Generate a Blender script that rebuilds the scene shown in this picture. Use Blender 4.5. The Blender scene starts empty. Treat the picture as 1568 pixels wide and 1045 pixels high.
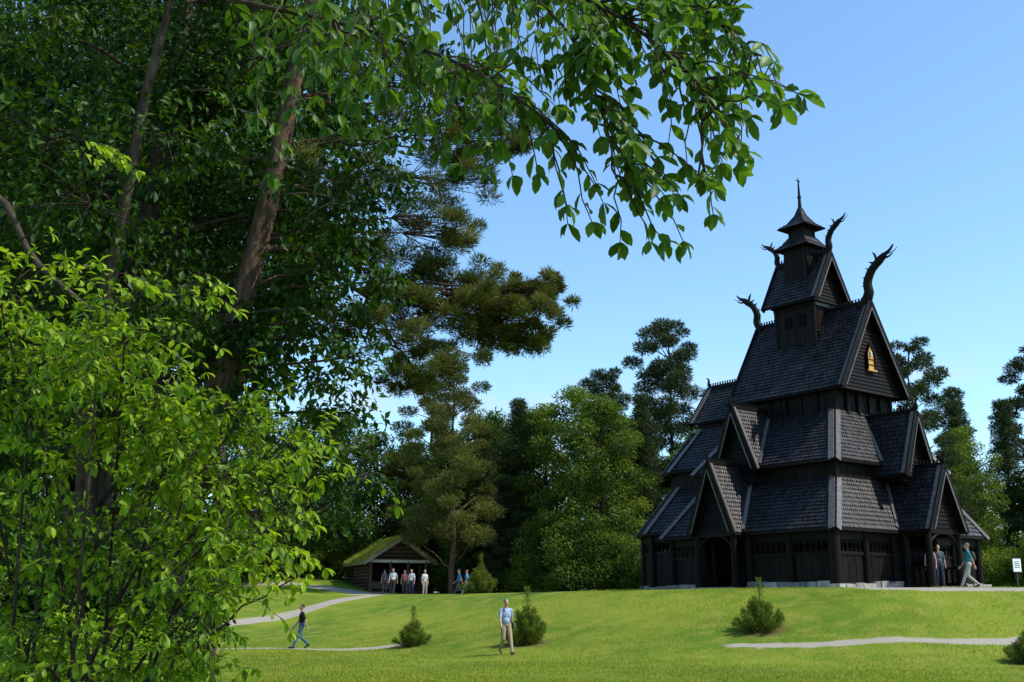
import bpy, math, random
import numpy as np
from mathutils import Vector, Matrix
random.seed(7); rng=np.random.default_rng(11)
scene=bpy.context.scene
scene.view_settings.view_transform='Standard'
scene.view_settings.look='None'
scene.view_settings.exposure=0

# ---------------------------------------------------------------- builder
class G:
    def __init__(s): s.v=[];s.f=[];s.t=[];s.n=0
    def add(s,V,F,mat=0,tint=0.5,smooth=False):
        V=np.asarray(V,dtype=np.float64).reshape(-1,3)
        if not isinstance(F,np.ndarray):
            groups={}
            for f in F: groups.setdefault(len(f),[]).append(f)
            for k,a in groups.items(): s.f.append((np.array(a,dtype=np.int64)+s.n,mat,smooth))
        else: s.f.append((F+s.n,mat,smooth))
        s.v.append(V)
        t=np.full(len(V),tint) if np.isscalar(tint) else np.asarray(tint)
        s.t.append(t); s.n+=len(V)
    def mesh(s,name,mats):
        V=np.concatenate(s.v);T=np.concatenate(s.t)
        me=bpy.data.meshes.new(name)
        me.vertices.add(len(V)); me.vertices.foreach_set('co',V.astype(np.float32).ravel())
        loops=np.concatenate([f[0].ravel() for f in s.f])
        tot=np.concatenate([np.full(len(f[0]),f[0].shape[1]) for f in s.f])
        mi=np.concatenate([np.full(len(f[0]),f[1]) for f in s.f])
        sm=np.concatenate([np.full(len(f[0]),f[2]) for f in s.f])
        st=np.concatenate([[0],np.cumsum(tot)[:-1]])
        me.loops.add(len(loops)); me.loops.foreach_set('vertex_index',loops.astype(np.int32))
        me.polygons.add(len(tot)); me.polygons.foreach_set('loop_start',st.astype(np.int32))
        for m in mats: me.materials.append(m)
        me.polygons.foreach_set('material_index',mi.astype(np.int32))
        me.polygons.foreach_set('use_smooth',sm.astype(bool))
        a=me.attributes.new('tint','FLOAT','POINT'); a.data.foreach_set('value',T.astype(np.float32))
        me.update(calc_edges=True); me.validate()
        return me
    def obj(s,name,mats,parent=None,loc=(0,0,0),rot=0):
        o=bpy.data.objects.new(name,s.mesh(name,mats)); scene.collection.objects.link(o)
        o.location=loc; o.rotation_euler=(0,0,rot)
        if parent: o.parent=parent
        return o

def empty(name,loc=(0,0,0),rot=0):
    e=bpy.data.objects.new(name,None); scene.collection.objects.link(e); e.location=loc; e.rotation_euler=(0,0,rot); e.empty_display_size=.3
    return e

def nrm(a): 
    a=np.asarray(a,float); l=np.linalg.norm(a,axis=-1,keepdims=True); return a/np.maximum(l,1e-9)

BF=np.array([[0,3,2,1],[4,5,6,7],[0,1,5,4],[1,2,6,5],[2,3,7,6],[3,0,4,7]])
def box(g,a,b,mat=0,tint=None):
    x0,y0,z0=a;x1,y1,z1=b
    V=[(x0,y0,z0),(x1,y0,z0),(x1,y1,z0),(x0,y1,z0),(x0,y0,z1),(x1,y0,z1),(x1,y1,z1),(x0,y1,z1)]
    g.add(V,BF,mat,random.random() if tint is None else tint)
def beam(g,p0,p1,w,h,up=(0,0,1),mat=0,tint=None,w1=None,h1=None):
    p0=np.array(p0,float);p1=np.array(p1,float);d=nrm(p1-p0);up=np.array(up,float)
    s=np.cross(d,up)
    if np.linalg.norm(s)<1e-4: s=np.cross(d,(1,0,0))
    s=nrm(s);u=np.cross(s,d)
    w1=w if w1 is None else w1; h1=h if h1 is None else h1
    V=[]
    for p,ww,hh in((p0,w,h),(p1,w1,h1)):
        V+=[p-s*ww/2-u*hh/2,p+s*ww/2-u*hh/2,p+s*ww/2+u*hh/2,p-s*ww/2+u*hh/2]
    g.add(V,np.array([[0,1,2,3],[7,6,5,4],[0,4,5,1],[1,5,6,2],[2,6,7,3],[3,7,4,0]]),mat,random.random() if tint is None else tint)
def tube(g,path,rad,sides=8,mat=0,tint=None,wob=0):
    P=np.array(path,float);n=len(P)
    if np.isscalar(rad): rad=np.full(n,rad)
    T=np.gradient(P,axis=0);T=nrm(T)
    ref=np.array([1,0,0.]) if abs(T[0][0])<.8 else np.array([0,1,0.])
    ang=np.arange(sides)*2*math.pi/sides
    V=[]
    s=nrm(np.cross(T[0],ref))
    for i in range(n):
        s=nrm(s-T[i]*np.dot(s,T[i])); u=np.cross(T[i],s)
        r=rad[i]*(1+wob*(rng.random(sides)-.5))
        V.append(P[i]+np.outer(np.cos(ang)*r,s)+np.outer(np.sin(ang)*r,u))
    V=np.concatenate(V)
    F=[]
    for i in range(n-1):
        for k in range(sides):
            k2=(k+1)%sides
            F.append((i*sides+k,i*sides+k2,(i+1)*sides+k2,(i+1)*sides+k))
    g.add(V,np.array(F),mat,random.random() if tint is None else tint,True)
    g.add(V[-sides:],[tuple(range(sides))],mat,.5)
    g.add(V[:sides],[tuple(range(sides))[::-1]],mat,.5)
def curve_pts(pts,n=16):
    P=np.array(pts,float); m=len(P)
    out=[]
    t=np.linspace(0,m-1,n)
    for x in t:
        i=min(int(x),m-2);f=x-i
        p0=P[max(i-1,0)];p1=P[i];p2=P[i+1];p3=P[min(i+2,m-1)]
        out.append(.5*((2*p1)+(-p0+p2)*f+(2*p0-5*p1+4*p2-p3)*f*f+(-p0+3*p1-3*p2+p3)*f**3))
    return np.array(out)

# leaves, vectorised -------------------------------------------------------
TPL={}
def _t():
    us=[.0,.22,.55,.82,1.]; ws=[0,.55,1,.68,0]
    V=[(0,0,0)]
    for u,w in zip(us[1:4],ws[1:4]):
        z=-.22*u*u
        V+=[(u,w*.5,z+.10*w),(u,0,z),(u,-w*.5,z+.10*w)]
    V.append((1,0,-.24))
    F3=[(0,2,1),(0,3,2),(7,8,10),(8,9,10)]
    F4=[(1,2,5,4),(2,3,6,5),(4,5,8,7),(5,6,9,8)]
    TPL['near']=(np.array(V),[np.array(F3),np.array(F4)])
    TPL['mid']=(np.array([(0,0,0),(.5,.5,.02),(.5,0,-.08),(.5,-.5,.02),(1,0,-.2)]),[np.array([(0,2,1),(0,3,2),(1,2,4),(2,3,4)])])
    TPL['far']=(np.array([(0,0,0),(.55,.5,0),(1,0,-.1),(.45,-.5,0)]),[np.array([(0,1,2,3)])])
_t()
def leaves(g,P,D,N,L,W,tint,kind,mat):
    P=np.asarray(P,float);n=len(P)
    if n==0:return
    D=nrm(D);S=nrm(np.cross(N,D));N=np.cross(D,S)
    T,FS=TPL[kind];k=len(T)
    L=np.broadcast_to(L,(n,));W=np.broadcast_to(W,(n,))
    V=P[:,None,:]+D[:,None,:]*(T[None,:,0,None]*L[:,None,None])+S[:,None,:]*(T[None,:,1,None]*W[:,None,None])+N[:,None,:]*(T[None,:,2,None]*L[:,None,None])
    V=V.reshape(-1,3); tt=np.repeat(np.broadcast_to(tint,(n,)),k)
    base=g.n
    off=(np.arange(n)*k)[:,None,None]
    first=True
    for F in FS:
        A=(F[None]+off).reshape(-1,F.shape[1])
        if first:
            g.add(V,A,mat,tt,kind=='near'); first=False
        else: g.f.append((A+base,mat,True))
def rdir(n):
    return nrm(rng.normal(size=(n,3)))

# ---------------------------------------------------------------- materials
def newmat(name):
    m=bpy.data.materials.new(name); m.use_nodes=True; nt=m.node_tree; nt.nodes.clear()
    out=nt.nodes.new('ShaderNodeOutputMaterial'); return m,nt,out
def mixc(nt,fac,a,b):
    n=nt.nodes.new('ShaderNodeMix'); n.data_type='RGBA'
    for s,v in((0,fac),(6,a),(7,b)):
        if isinstance(v,bpy.types.NodeSocket): nt.links.new(v,n.inputs[s])
        else: n.inputs[s].default_value=v if s==0 else (*v,1)
    return n.outputs[2]
def noise(nt,scale,detail=4,vec=None,rough=.6):
    n=nt.nodes.new('ShaderNodeTexNoise'); n.inputs['Scale'].default_value=scale; n.inputs['Detail'].default_value=detail; n.inputs['Roughness'].default_value=rough
    if vec is not None: nt.links.new(vec,n.inputs['Vector'])
    return n.outputs['Fac']
def coords(nt,sc=(1,1,1),kind='Object'):
    t=nt.nodes.new('ShaderNodeTexCoord'); m=nt.nodes.new('ShaderNodeMapping'); m.inputs['Scale'].default_value=sc
    nt.links.new(t.outputs[kind],m.inputs['Vector']); return m.outputs['Vector']
def ramp(nt,fac,lo,hi):
    n=nt.nodes.new('ShaderNodeMapRange'); n.inputs[1].default_value=lo;n.inputs[2].default_value=hi
    nt.links.new(fac,n.inputs[0]); return n.outputs[0]
def attr(nt,name):
    n=nt.nodes.new('ShaderNodeAttribute'); n.attribute_name=name; return n.outputs['Fac']
def bump(nt,h,strength,dist=.02):
    b=nt.nodes.new('ShaderNodeBump'); b.inputs['Strength'].default_value=strength; b.inputs['Distance'].default_value=dist
    nt.links.new(h,b.inputs['Height']); return b.outputs['Normal']
def principled(nt,out,col,rough=.6,spec=.3,normal=None):
    p=nt.nodes.new('ShaderNodeBsdfPrincipled')
    if isinstance(col,bpy.types.NodeSocket): nt.links.new(col,p.inputs['Base Color'])
    else: p.inputs['Base Color'].default_value=(*col,1)
    p.inputs['Roughness'].default_value=rough; p.inputs['Specular IOR Level'].default_value=spec
    if normal is not None: nt.links.new(normal,p.inputs['Normal'])
    if out is not None: nt.links.new(p.outputs[0],out.inputs[0])
    return p
def leafmat(name,c0,c1,trans=.35,rough=.45,spec=.35,tcol=None):
    m,nt,out=newmat(name)
    t=attr(nt,'tint')
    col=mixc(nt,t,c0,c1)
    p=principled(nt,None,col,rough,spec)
    tr=nt.nodes.new('ShaderNodeBsdfTranslucent')
    tc=tcol or (min(c1[0]*1.6,1),min(c1[1]*1.5,1),c1[2]*.6)
    c2=mixc(nt,t,(c0[0]*1.3,c0[1]*1.4,c0[2]*.6),tc); nt.links.new(c2,tr.inputs['Color'])
    mx=nt.nodes.new('ShaderNodeMixShader'); mx.inputs[0].default_value=trans
    nt.links.new(p.outputs[0],mx.inputs[1]);nt.links.new(tr.outputs[0],mx.inputs[2]);nt.links.new(mx.outputs[0],out.inputs[0])
    return m
def simple(name,c0,c1=None,rough=.6,spec=.3,scale=6,sc=(1,1,1),bs=.3,bd=.01,tintmix=True):
    m,nt,out=newmat(name)
    v=coords(nt,sc); n=noise(nt,scale,5,v)
    c1=c1 or tuple(x*1.4 for x in c0)
    f=ramp(nt,n,.3,.7)
    col=mixc(nt,f,c0,c1)
    if tintmix:
        t=attr(nt,'tint'); mm=nt.nodes.new('ShaderNodeMix'); mm.data_type='RGBA'; mm.blend_type='MULTIPLY'; mm.inputs[0].default_value=1
        nt.links.new(col,mm.inputs[6]); g2=mixc(nt,t,(.55,.55,.55),(1.4,1.4,1.4)); nt.links.new(g2,mm.inputs[7]); col=mm.outputs[2]
    principled(nt,out,col,rough,spec,bump(nt,n,bs,bd))
    return m

M_tar=simple('tarred_timber',(.0050,.0036,.0027),(.0115,.0082,.0060),.62,.12,5,(3,3,.5))
M_shingle=simple('tarred_shingles',(.010,.0088,.0090),(.036,.032,.034),.46,.30,3)
M_trim=simple('sunlit_tarred_boards',(.075,.066,.062),(.17,.152,.142),.5,.3,6)  # paler than the tar: sunlight on hip and edge boards put into the colour
M_gold=simple('gilded_shutter',(.45,.20,.03),(.62,.32,.07),.5,.4,10)
M_black=simple('interior_dark',(.004,.0035,.0035),(.006,.0055,.005),.8,.1)
M_stone=simple('foundation_stone',(.18,.165,.145),(.36,.33,.29),.85,.2,5)
M_bark=simple('bark',(.030,.022,.017),(.10,.075,.055),.9,.1,7,(2.5,2.5,.5),1,.03)
M_pbark=simple('pine_bark',(.055,.033,.024),(.17,.105,.070),.9,.1,5,(2.2,2.2,.7),1,.04)
M_leaf_over=leafmat('overhang_leaf',(.034,.085,.010),(.115,.225,.022),.42,.45,.25)
M_leaf_shrub=leafmat('shrub_leaf',(.075,.165,.007),(.30,.43,.025),.40,.45,.22)
M_leaf_dark=leafmat('linden_leaf',(.010,.034,.004),(.066,.140,.010),.33,.5,.2)
M_leaf_bg=leafmat('woodland_leaf',(.022,.050,.007),(.135,.200,.020),.30,.55,.15)
M_leaf_bg2=leafmat('birch_leaf',(.050,.090,.009),(.22,.290,.028),.32,.55,.15)
M_needle=leafmat('pine_needles',(.018,.036,.012),(.088,.118,.038),.14,.55,.15)
M_needle2=leafmat('old_pine_needles',(.040,.055,.008),(.19,.20,.045),.18,.55,.15)
M_needle3=leafmat('young_pine_needles',(.04,.08,.009),(.19,.24,.032),.2,.5,.15)
M_white=simple('white_paint',(.7,.7,.68),(.8,.8,.78),.5)
M_darkmetal=simple('dark_metal',(.02,.02,.02),(.03,.03,.03),.4,.5)
M_log=simple('log_timber',(.035,.022,.014),(.09,.06,.04),.8,.2,6,(1,1,4))
M_paleboard=simple('pale_board',(.35,.31,.25),(.5,.45,.38),.7,.2)

# ---------------------------------------------------------------- terrain
def sstep(t): t=np.clip(t,0,1); return t*t*(3-2*t)
def H(x,y):
    x=np.asarray(x,float);y=np.asarray(y,float)
    st=np.interp(x,[-40,-12,-5,0,6,12,16,40],[52,49,41,34,32,31.5,32.5,33])
    en=np.interp(x,[-40,-12,-5,2,6,12,18,40],[75,74,68,55,49,43.2,42.8,44])
    z=2.36*sstep((y-st)/(en-st))
    z=z+1.7*np.exp(-(((x+17)/9)**2+((y-90)/9)**2))
    z=z+.06*np.sin(x*.35+1)*np.sin(y*.27)*np.clip((44-y)/20,0,1)
    z=z+.03*np.sin(x*1.1+y*.4)*np.clip((np.hypot(x-14,y-50)-14)/8,0,1)
    return z
def hz(x,y): return float(H(x,y))
paths=[([(-60,56),(-22,48.5),(-12,46.3),(-8,45.2),(-5.5,44.6),(-4.0,44.9)],.5),
       ([(7.0,36.4),(10,35.7),(14,35.6),(18,36.4),(24,38.0),(50,46)],.28),
       ([(-40,50),(-22,54),(-14,59.5),(-10,66),(-7.5,72),(-4,76),(2,79)],.9),
       ([(-22,84),(-14,82),(-10,78),(-7,75)],.9),
       ([(13.8,42.5),(17,42.1),(20,42.2),(24,42.9),(40,47)],.85)]
def pdist(x,y,pl):
    pl=curve_pts([(a,b,0) for a,b in pl],60)[:,:2]
    d=np.full(x.shape,1e9)
    for i in range(len(pl)-1):
        a=pl[i];b=pl[i+1];ab=b-a
        t=np.clip(((x-a[0])*ab[0]+(y-a[1])*ab[1])/(ab@ab),0,1)
        d=np.minimum(d,np.hypot(x-a[0]-t*ab[0],y-a[1]-t*ab[1]))
    return d
BUSH=[(-3.8,43.6,1.35,.70),(.55,40,1.75,.85),(8.35,38,1.5,.92),(-1.7,62,1.9,1.1),(15.1,33.2,1.3,.8)]
def path_mask(x,y):
    m=np.zeros(x.shape)
    for pl,w in paths:
        m=np.maximum(m,np.clip((w-pdist(x,y,pl))/.35+.5,0,1))
    cx,cy=x-12.8,y-44; s=.788*cx+.616*cy; t=-.616*cx+.788*cy
    d=np.maximum(np.maximum(-.6-s,s-14),np.maximum(-2.2-t,t-15))
    m=np.maximum(m,np.clip(.5-d/.4,0,1))
    m=np.maximum(m,np.clip((1-np.hypot((x+5.5)/6.5,(y-76.5)/4.4))*4,0,1))
    return m
xs=np.concatenate([[-1800,-900,-400,-200,-110,-70,-52],np.arange(-44,44,.33),[52,70,110,200,400,900,1800]])
ys=np.concatenate([[-1500,-500,-150,-50,-20,-8,0,5,10,14,18,21],np.arange(23,96,.33),[104,120,150,210,400,900,2200]])
XX,YY=np.meshgrid(xs,ys); ZZ=H(XX,YY)
g=G(); nx,ny=len(xs),len(ys)
idx=np.arange(nx*ny).reshape(ny,nx)
F=np.stack([idx[:-1,:-1],idx[:-1,1:],idx[1:,1:],idx[1:,:-1]],-1).reshape(-1,4)
g.add(np.stack([XX,YY,ZZ],-1).reshape(-1,3),F,0,.5,True)
m,nt,out=newmat('lawn_and_gravel')
vec=coords(nt)
n1=noise(nt,.13,3,vec);n2=noise(nt,1.1,5,vec);n3=noise(nt,22,4,vec,.7)
c=mixc(nt,ramp(nt,n1,.40,.60),(.095,.175,.012),(.235,.290,.022))
c=mixc(nt,ramp(nt,n2,.42,.74),c,(.33,.310,.050))
c=mixc(nt,ramp(nt,n3,.42,.72),c,(.080,.140,.010))
pm=attr(nt,'path'); 
ad=nt.nodes.new('ShaderNodeMath');ad.operation='ADD';nt.links.new(pm,ad.inputs[0])
mu=nt.nodes.new('ShaderNodeMath');mu.operation='MULTIPLY_ADD';nt.links.new(n2,mu.inputs[0]);mu.inputs[1].default_value=1.2;mu.inputs[2].default_value=-.6
nt.links.new(mu.outputs[0],ad.inputs[1])
pmask=ramp(nt,ad.outputs[0],.35,.65)
n4=noise(nt,60,3,vec)
grav=mixc(nt,ramp(nt,n4,.3,.7),(.29,.25,.20),(.46,.40,.32))
c=mixc(nt,pmask,c,grav)
soil=mixc(nt,ramp(nt,n3,.3,.7),(.09,.05,.03),(.16,.10,.06))
c=mixc(nt,attr(nt,'soil'),c,soil)
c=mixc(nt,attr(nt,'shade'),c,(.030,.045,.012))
principled(nt,out,c,.9,.1,bump(nt,n3,.8,.06))
ter=g.obj('ground',[m]); me=ter.data
pmv=path_mask(XX,YY).ravel(); a=me.attributes.new('path','FLOAT','POINT'); a.data.foreach_set('value',pmv.astype(np.float32))
so=np.zeros(XX.shape)
for bx,by,bh,br in BUSH: so=np.maximum(so,np.clip(1.6-np.hypot(XX-bx,YY-by)/(.75*br),0,1))
a=me.attributes.new('soil','FLOAT','POINT'); a.data.foreach_set('value',so.ravel().astype(np.float32))
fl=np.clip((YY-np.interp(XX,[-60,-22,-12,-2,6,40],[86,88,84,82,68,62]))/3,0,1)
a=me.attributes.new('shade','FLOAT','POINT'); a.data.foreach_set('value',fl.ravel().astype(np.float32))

def grass(n,y0,y1,hgt,name):
    y=y0+(y1-y0)*rng.random(n)**1.3; x=(rng.random(n)*2-1)*(.50*y+1)
    pm=path_mask(x,y)
    k=(pm<.35); x,y=x[k],y[k]; n=len(x)
    g=G(); P=np.stack([x,y,H(x,y)-.01],-1); D=nrm(rng.normal(size=(n,3))*.45+[0,0,1]); N=rdir(n)
    pat=np.sin(x*.9+np.sin(y*.7)*2)*np.sin(y*1.1+x*.3)
    L=hgt*(.5+rng.random(n))*(1+.4*pat); leaves(g,P,D,N,L,L*.22,np.clip(.5+.25*pat+.3*rng.normal(size=n),0,1),'far',0); return g
M_grass=leafmat('grass_blades',(.13,.20,.014),(.32,.36,.045),.3,.6,.15)
gg=grass(170000,24,52,.06,'x'); gg.obj('grass',[M_grass])

# ---------------------------------------------------------------- church
CH=empty('stave_church',(12.8,44,2.38),math.radians(38))
R=G(); T=G(); W=G()   # roofs, trim, walls
def shingles(BL,BR,TR,TL,row=.20,w=.135,lift=.05):
    BL,BR,TR,TL=[np.array(p,float) for p in(BL,BR,TR,TL)]
    n=np.cross(BR-BL,(TL+TR)/2-BL); n=nrm(n)
    if n[2]<0: BL,BR,TR,TL=BR,BL,TL,TR; n=-n
    R.add([BL-n*.03,BR-n*.03,TR-n*.03,TL-n*.03],np.array([[0,1,2,3]]),0,.2)
    Hh=np.linalg.norm((TL+TR)/2-(BL+BR)/2); rows=max(1,int(Hh/row)); rv=1/rows
    ref=BL; ud=nrm(BR-BL)
    def U(p): return np.dot(p-ref,ud)
    vd=(TL-BL)-ud*np.dot(TL-BL,ud)
    l0,l1,r0,r1=0,U(TL),U(BR),U(TR)
    V=[];Fc=[];tt=[]
    for i in range(rows):
        v0=i*rv;v1=min(v0+rv*1.2,1)
        L0=l0+(l1-l0)*v0;R0=r0+(r1-r0)*v0;L1=l0+(l1-l0)*v1;R1=r0+(r1-r0)*v1
        lo=min(L0,L1);hi=max(R0,R1)
        x=lo-(i%2)*w*.5-random.random()*.02
        rt=random.random()*.3
        while x<hi:
            xa=x+.006;xb=x+w-.006;x+=w
            a0=max(xa,L0);b0=min(xb,R0);a1=max(xa,L1);b1=min(xb,R1)
            if b0-a0<.02 and b1-a1<.02: continue
            b0=max(a0,b0);b1=max(a1,b1)
            lf=lift*(.7+.6*random.random())
            k=len(V)
            vs=v0+rv*.30
            V+=[ref+ud*a0+vd*vs+n*lf,ref+ud*((a0+b0)/2)+vd*(v0-.02*rv)+n*lf,ref+ud*b0+vd*vs+n*lf,ref+ud*b1+vd*v1+n*.004,ref+ud*a1+vd*v1+n*.004]
            Fc.append((k,k+1,k+2,k+3,k+4)); tt+=[min(1,rt+random.random()*.8)]*5
    if V: R.add(V,np.array(Fc),0,np.array(tt))
def pnorm(a,b,c):
    n=nrm(np.cross(np.array(b)-a,np.array(c)-a)); return n if n[2]>0 else -n
def hip_tier(outer,inner,z0,z1,closed=True,hb=.26):
    n=len(outer);norms=[]
    O=[np.array((*p,z0)) for p in outer];I=[np.array((*p,z1)) for p in inner]
    rng_=range(n) if closed else range(n-1)
    for i in rng_:
        j=(i+1)%n; shingles(O[i],O[j],I[j],I[i]); norms.append(pnorm(O[i],O[j],I[j]))
        beam(T,O[i]+[0,0,-.06],O[j]+[0,0,-.06],.07,.10,mat=1)
    for i in range(n):
        if not closed and i in(0,n-1): continue
        for sgn,nn in((0,norms[i-1]),(1,norms[i%len(norms)])):
            d=nrm(I[i]-O[i]); side=nrm(np.cross(d,nn)); 
            j=(i-1)%n if sgn==0 else (i+1)%n
            if np.dot(side,O[j]-O[i])<0: side=-side
            off=side*hb*.5+nn*.075
            beam(T,O[i]+off-d*.06,I[i]+off,hb,.035,up=nn,mat=0)
def rect(s0,s1,t0,t1): return [(s0,t0),(s1,t0),(s1,t1),(s0,t1)]
def planks(p0,p1,z0,z1,w=.24,mat=0,g=None,th=.05):
    g=g or W
    p0=np.array(p0,float);p1=np.array(p1,float);L=np.linalg.norm(p1-p0);n=max(1,int(L/w));d=(p1-p0)/n
    nn=nrm(np.array([d[1],-d[0]]))
    for i in range(n):
        a=p0+d*i;b=p0+d*(i+.94);o=nn*(.012 if i%2 else 0)
        beam(g,(*( (a+b)/2+o),z0),(*((a+b)/2+o),z1),np.linalg.norm(b-a),th,up=(*nn,0),mat=mat)
def wallbox(s0,s1,t0,t1,z0,z1,inset=.05):
    box(W,(s0+inset,t0+inset,z0),(s1-inset,t1-inset,z1),1,.3)
    for a,b in(((s0,t0),(s1,t0)),((s1,t0),(s1,t1)),((s1,t1),(s0,t1)),((s0,t1),(s0,t0))): planks(a,b,z0,z1)
# tiers
wallbox(1.8,9.6,1.1,8.5,0,5.5)
wallbox(3.6,7.8,2.2,7.5,7.4,8.95)
hip_tier(rect(0,11.4,0,9.6),rect(1.8,9.6,1.1,8.5),2.35,4.6)
hip_tier(rect(1.4,10,.8,8.8),rect(3.6,7.8,2.2,7.5),5.3,7.8)
co=[(1.0,8),(1.0,11.6),(2.4,13.6),(4.5,14.6),(6.9,14.6),(9,13.6),(10.4,11.6),(10.4,8)]
ci=[(2.8,8),(2.8,11),(3.6,12.2),(4.9,12.8),(6.5,12.8),(7.8,12.2),(8.6,11),(8.6,8)]
hip_tier(co,ci,2.7,4.95,False,.18)
def scalep(pl,c,k): return [(c[0]+(x-c[0])*k,c[1]+(y-c[1])*k if y>8.01 else y) for x,y in pl]
ca=scalep(ci,(5.7,9),1.13); cb=[(4.1,8),(4.1,10.6),(4.4,11.3),(5.1,11.8),(6.3,11.8),(7.0,11.3),(7.3,10.6),(7.3,8)]
hip_tier(ca,cb,5.75,7.9,False,.18)
for i in range(len(ci)-1):
    planks(ci[i+1],ci[i],0,6.0)
W.add([(x,y,0) for x,y in ci]+[(x,y,6) for x,y in ci],[(i,i+1,i+9,i+8) for i in range(7)],1,.3)
wallbox(4.4,7.0,7,11.0,7.6,8.6)
# gable roofs
def gable(axis,c,r0,r1,hw,ze,zr,bb=.26,wall=True,comb=True):
    def pt(a,b,z): return np.array((a,c+b,z) if axis=='x' else (c+b,a,z),float)
    for sg in(-1,1):
        shingles(pt(r0,sg*hw,ze),pt(r1,sg*hw,ze),pt(r1,0,zr),pt(r0,0,zr))
        W.add([pt(r0,sg*hw,ze)-[0,0,.09],pt(r1,sg*hw,ze)-[0,0,.09],pt(r1,0,zr)-[0,0,.12],pt(r0,0,zr)-[0,0,.12]],np.array([[0,1,2,3]]),0,.3)
        dd=-1 if r1>r0 else 1
        a=pt(r0+dd*.03,sg*(hw+.04),ze-.08);b=pt(r0+dd*.03,0,zr+.02)
        ax=pt(1,0,0)-pt(0,0,0)
        beam(T,a,b,bb,.07,up=ax,mat=1)
        beam(T,pt(r0+dd*.085,sg*(hw-.16),ze+.02),pt(r0+dd*.085,0,zr-.26),.05,.04,up=ax,mat=0)
        nn=pnorm(pt(r0,sg*hw,ze),pt(r1,sg*hw,ze),pt(r1,0,zr))
        beam(T,pt(r0-dd*.10,sg*hw,ze)+nn*.075,pt(r0-dd*.10,0,zr)+nn*.075,.22,.035,up=nn,mat=0)
    beam(T,pt(r0,0,zr+.08),pt(r1,0,zr+.08),.12,.16,mat=1)
    if comb:
        n=int(abs(r1-r0)/.16)
        for i in range(n):
            a=r0+(r1-r0)*(i+.5)/n
            beam(T,pt(a,0,zr+.14),pt(a,0,zr+.30),.05,.05,mat=1,w1=.09,h1=.03)
    if wall:
        fr=r0+(.28 if r1>r0 else -.28)
        k=hw*.90; z=ze-.05; rw=.17
        ztop=zr-.15
        while z<ztop:
            z2=min(z+rw,ztop)
            f0=k*(1-(z-ze)/(zr-ze));f1=k*(1-(z2-ze)/(zr-ze))
            dd=-1 if r1>r0 else 1
            V=[pt(fr+dd*.04,-f0,z),pt(fr+dd*.04,f0,z),pt(fr,f1,z2),pt(fr,-f1,z2)]
            W.add(V,np.array([[0,1,2,3]]),0,random.random()); z=z2
gable('y',5.7,1.4,7.9,2.5,8.7,12.85,bb=.34)
gable('y',5.7,11.3,7.5,1.55,8.3,10.3,wall=True)
gable('y',5.7,-1.5,1.3,1.35,2.35,5.05)
gable('y',5.7,-.45,2.3,1.12,4.75,7.5)
gable('x',6.0,-.6,2.0,1.25,2.35,5.4)
gable('x',6.0,1.15,3.7,1.2,5.2,8.1)
gable('y',5.7,3.35,6.45,1.35,13.35,15.75)
for (e,hw,ze,zr) in((7.93,2.5,8.7,12.85),(6.48,1.35,13.35,15.75)):
    for sg in(-1,1): beam(T,(5.7+sg*hw,e,ze-.08),(5.7,e,zr),.26,.07,up=(0,1,0),mat=1)
W.add([(3.5,7.6,8.7),(7.9,7.6,8.7),(5.7,7.6,12.5)],[(0,1,2)],0,.3)
W.add([(4.6,6.2,13.3),(6.8,6.2,13.3),(5.7,6.2,15.5)],[(0,1,2)],0,.3)
def valley(p0,p1,up): beam(T,np.array(p0,float)+[0,0,.10],np.array(p1,float)+[0,0,.10],.26,.05,up=up,mat=0)
for sg in(-1,1):
    valley((0,6+sg*1.25,2.40),(1.8,6+sg*.33,4.62),(-.5,0,.8))
    valley((1.4,6+sg*1.16,5.35),(3.55,6+sg*.12,7.8),(-.5,0,.8))
    valley((5.7+sg*1.35,0,2.40),(5.7+sg*.22,1.1,4.62),(0,-.8,.5))
    valley((5.7+sg*.9,.8,5.35),(5.7,2.1,7.5),(0,-.8,.5))
box(W,(5.7-.85,-.1,4.5),(5.7+.85,1.2,5.2),0); box(W,(1.5,6-.9,4.6),(2.2,6+.9,5.6),0)
# turret body
wallbox(4.8,6.6,3.85,6.0,10.9,13.55)
for s in(4.78,6.62):
    for t in(3.83,6.02): tube(T,[(s,t,10.8),(s,t,13.45)],.10,10,1)
beam(T,(4.7,3.78,13.2),(6.7,3.78,13.2),.1,.16,mat=0);beam(T,(4.74,3.7,13.2),(4.74,6.1,13.2),.1,.16,mat=1)
beam(T,(4.7,3.78,11.9),(6.7,3.78,11.9),.08,.12,mat=1)
beam(T,(4.6,3.72,11.2),(6.8,3.72,11.2),.12,.12,mat=1)
for t in(4.5,5.3): box(W,(4.73,t-.2,12.2),(4.79,t+.2,12.8),1,.1)
wallbox(5.05,6.35,4.25,5.55,14.4,16.35)
def pyr(c,z0,z1,r0,r1,mid=None):
    lv=[(r0,z0)]+(mid or [])+[(r1,z1)]
    for (ra,za),(rb,zb) in zip(lv[:-1],lv[1:]):
        O=[(c[0]-ra,c[1]-ra,za),(c[0]+ra,c[1]-ra,za),(c[0]+ra,c[1]+ra,za),(c[0]-ra,c[1]+ra,za)]
        I=[(c[0]-rb,c[1]-rb,zb),(c[0]+rb,c[1]-rb,zb),(c[0]+rb,c[1]+rb,zb),(c[0]-rb,c[1]+rb,zb)]
        for i in range(4):
            j=(i+1)%4; shingles(O[i],O[j],I[j],I[i],row=.16,w=.12,lift=.02)
            beam(T,O[i],I[i],.06,.06,mat=1)
    ra=r0; W.add([(c[0]-ra,c[1]-ra,z0-.02),(c[0]+ra,c[1]-ra,z0-.02),(c[0]+ra,c[1]+ra,z0-.02),(c[0]-ra,c[1]+ra,z0-.02)],[(3,2,1,0)],0,.2)
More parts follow.
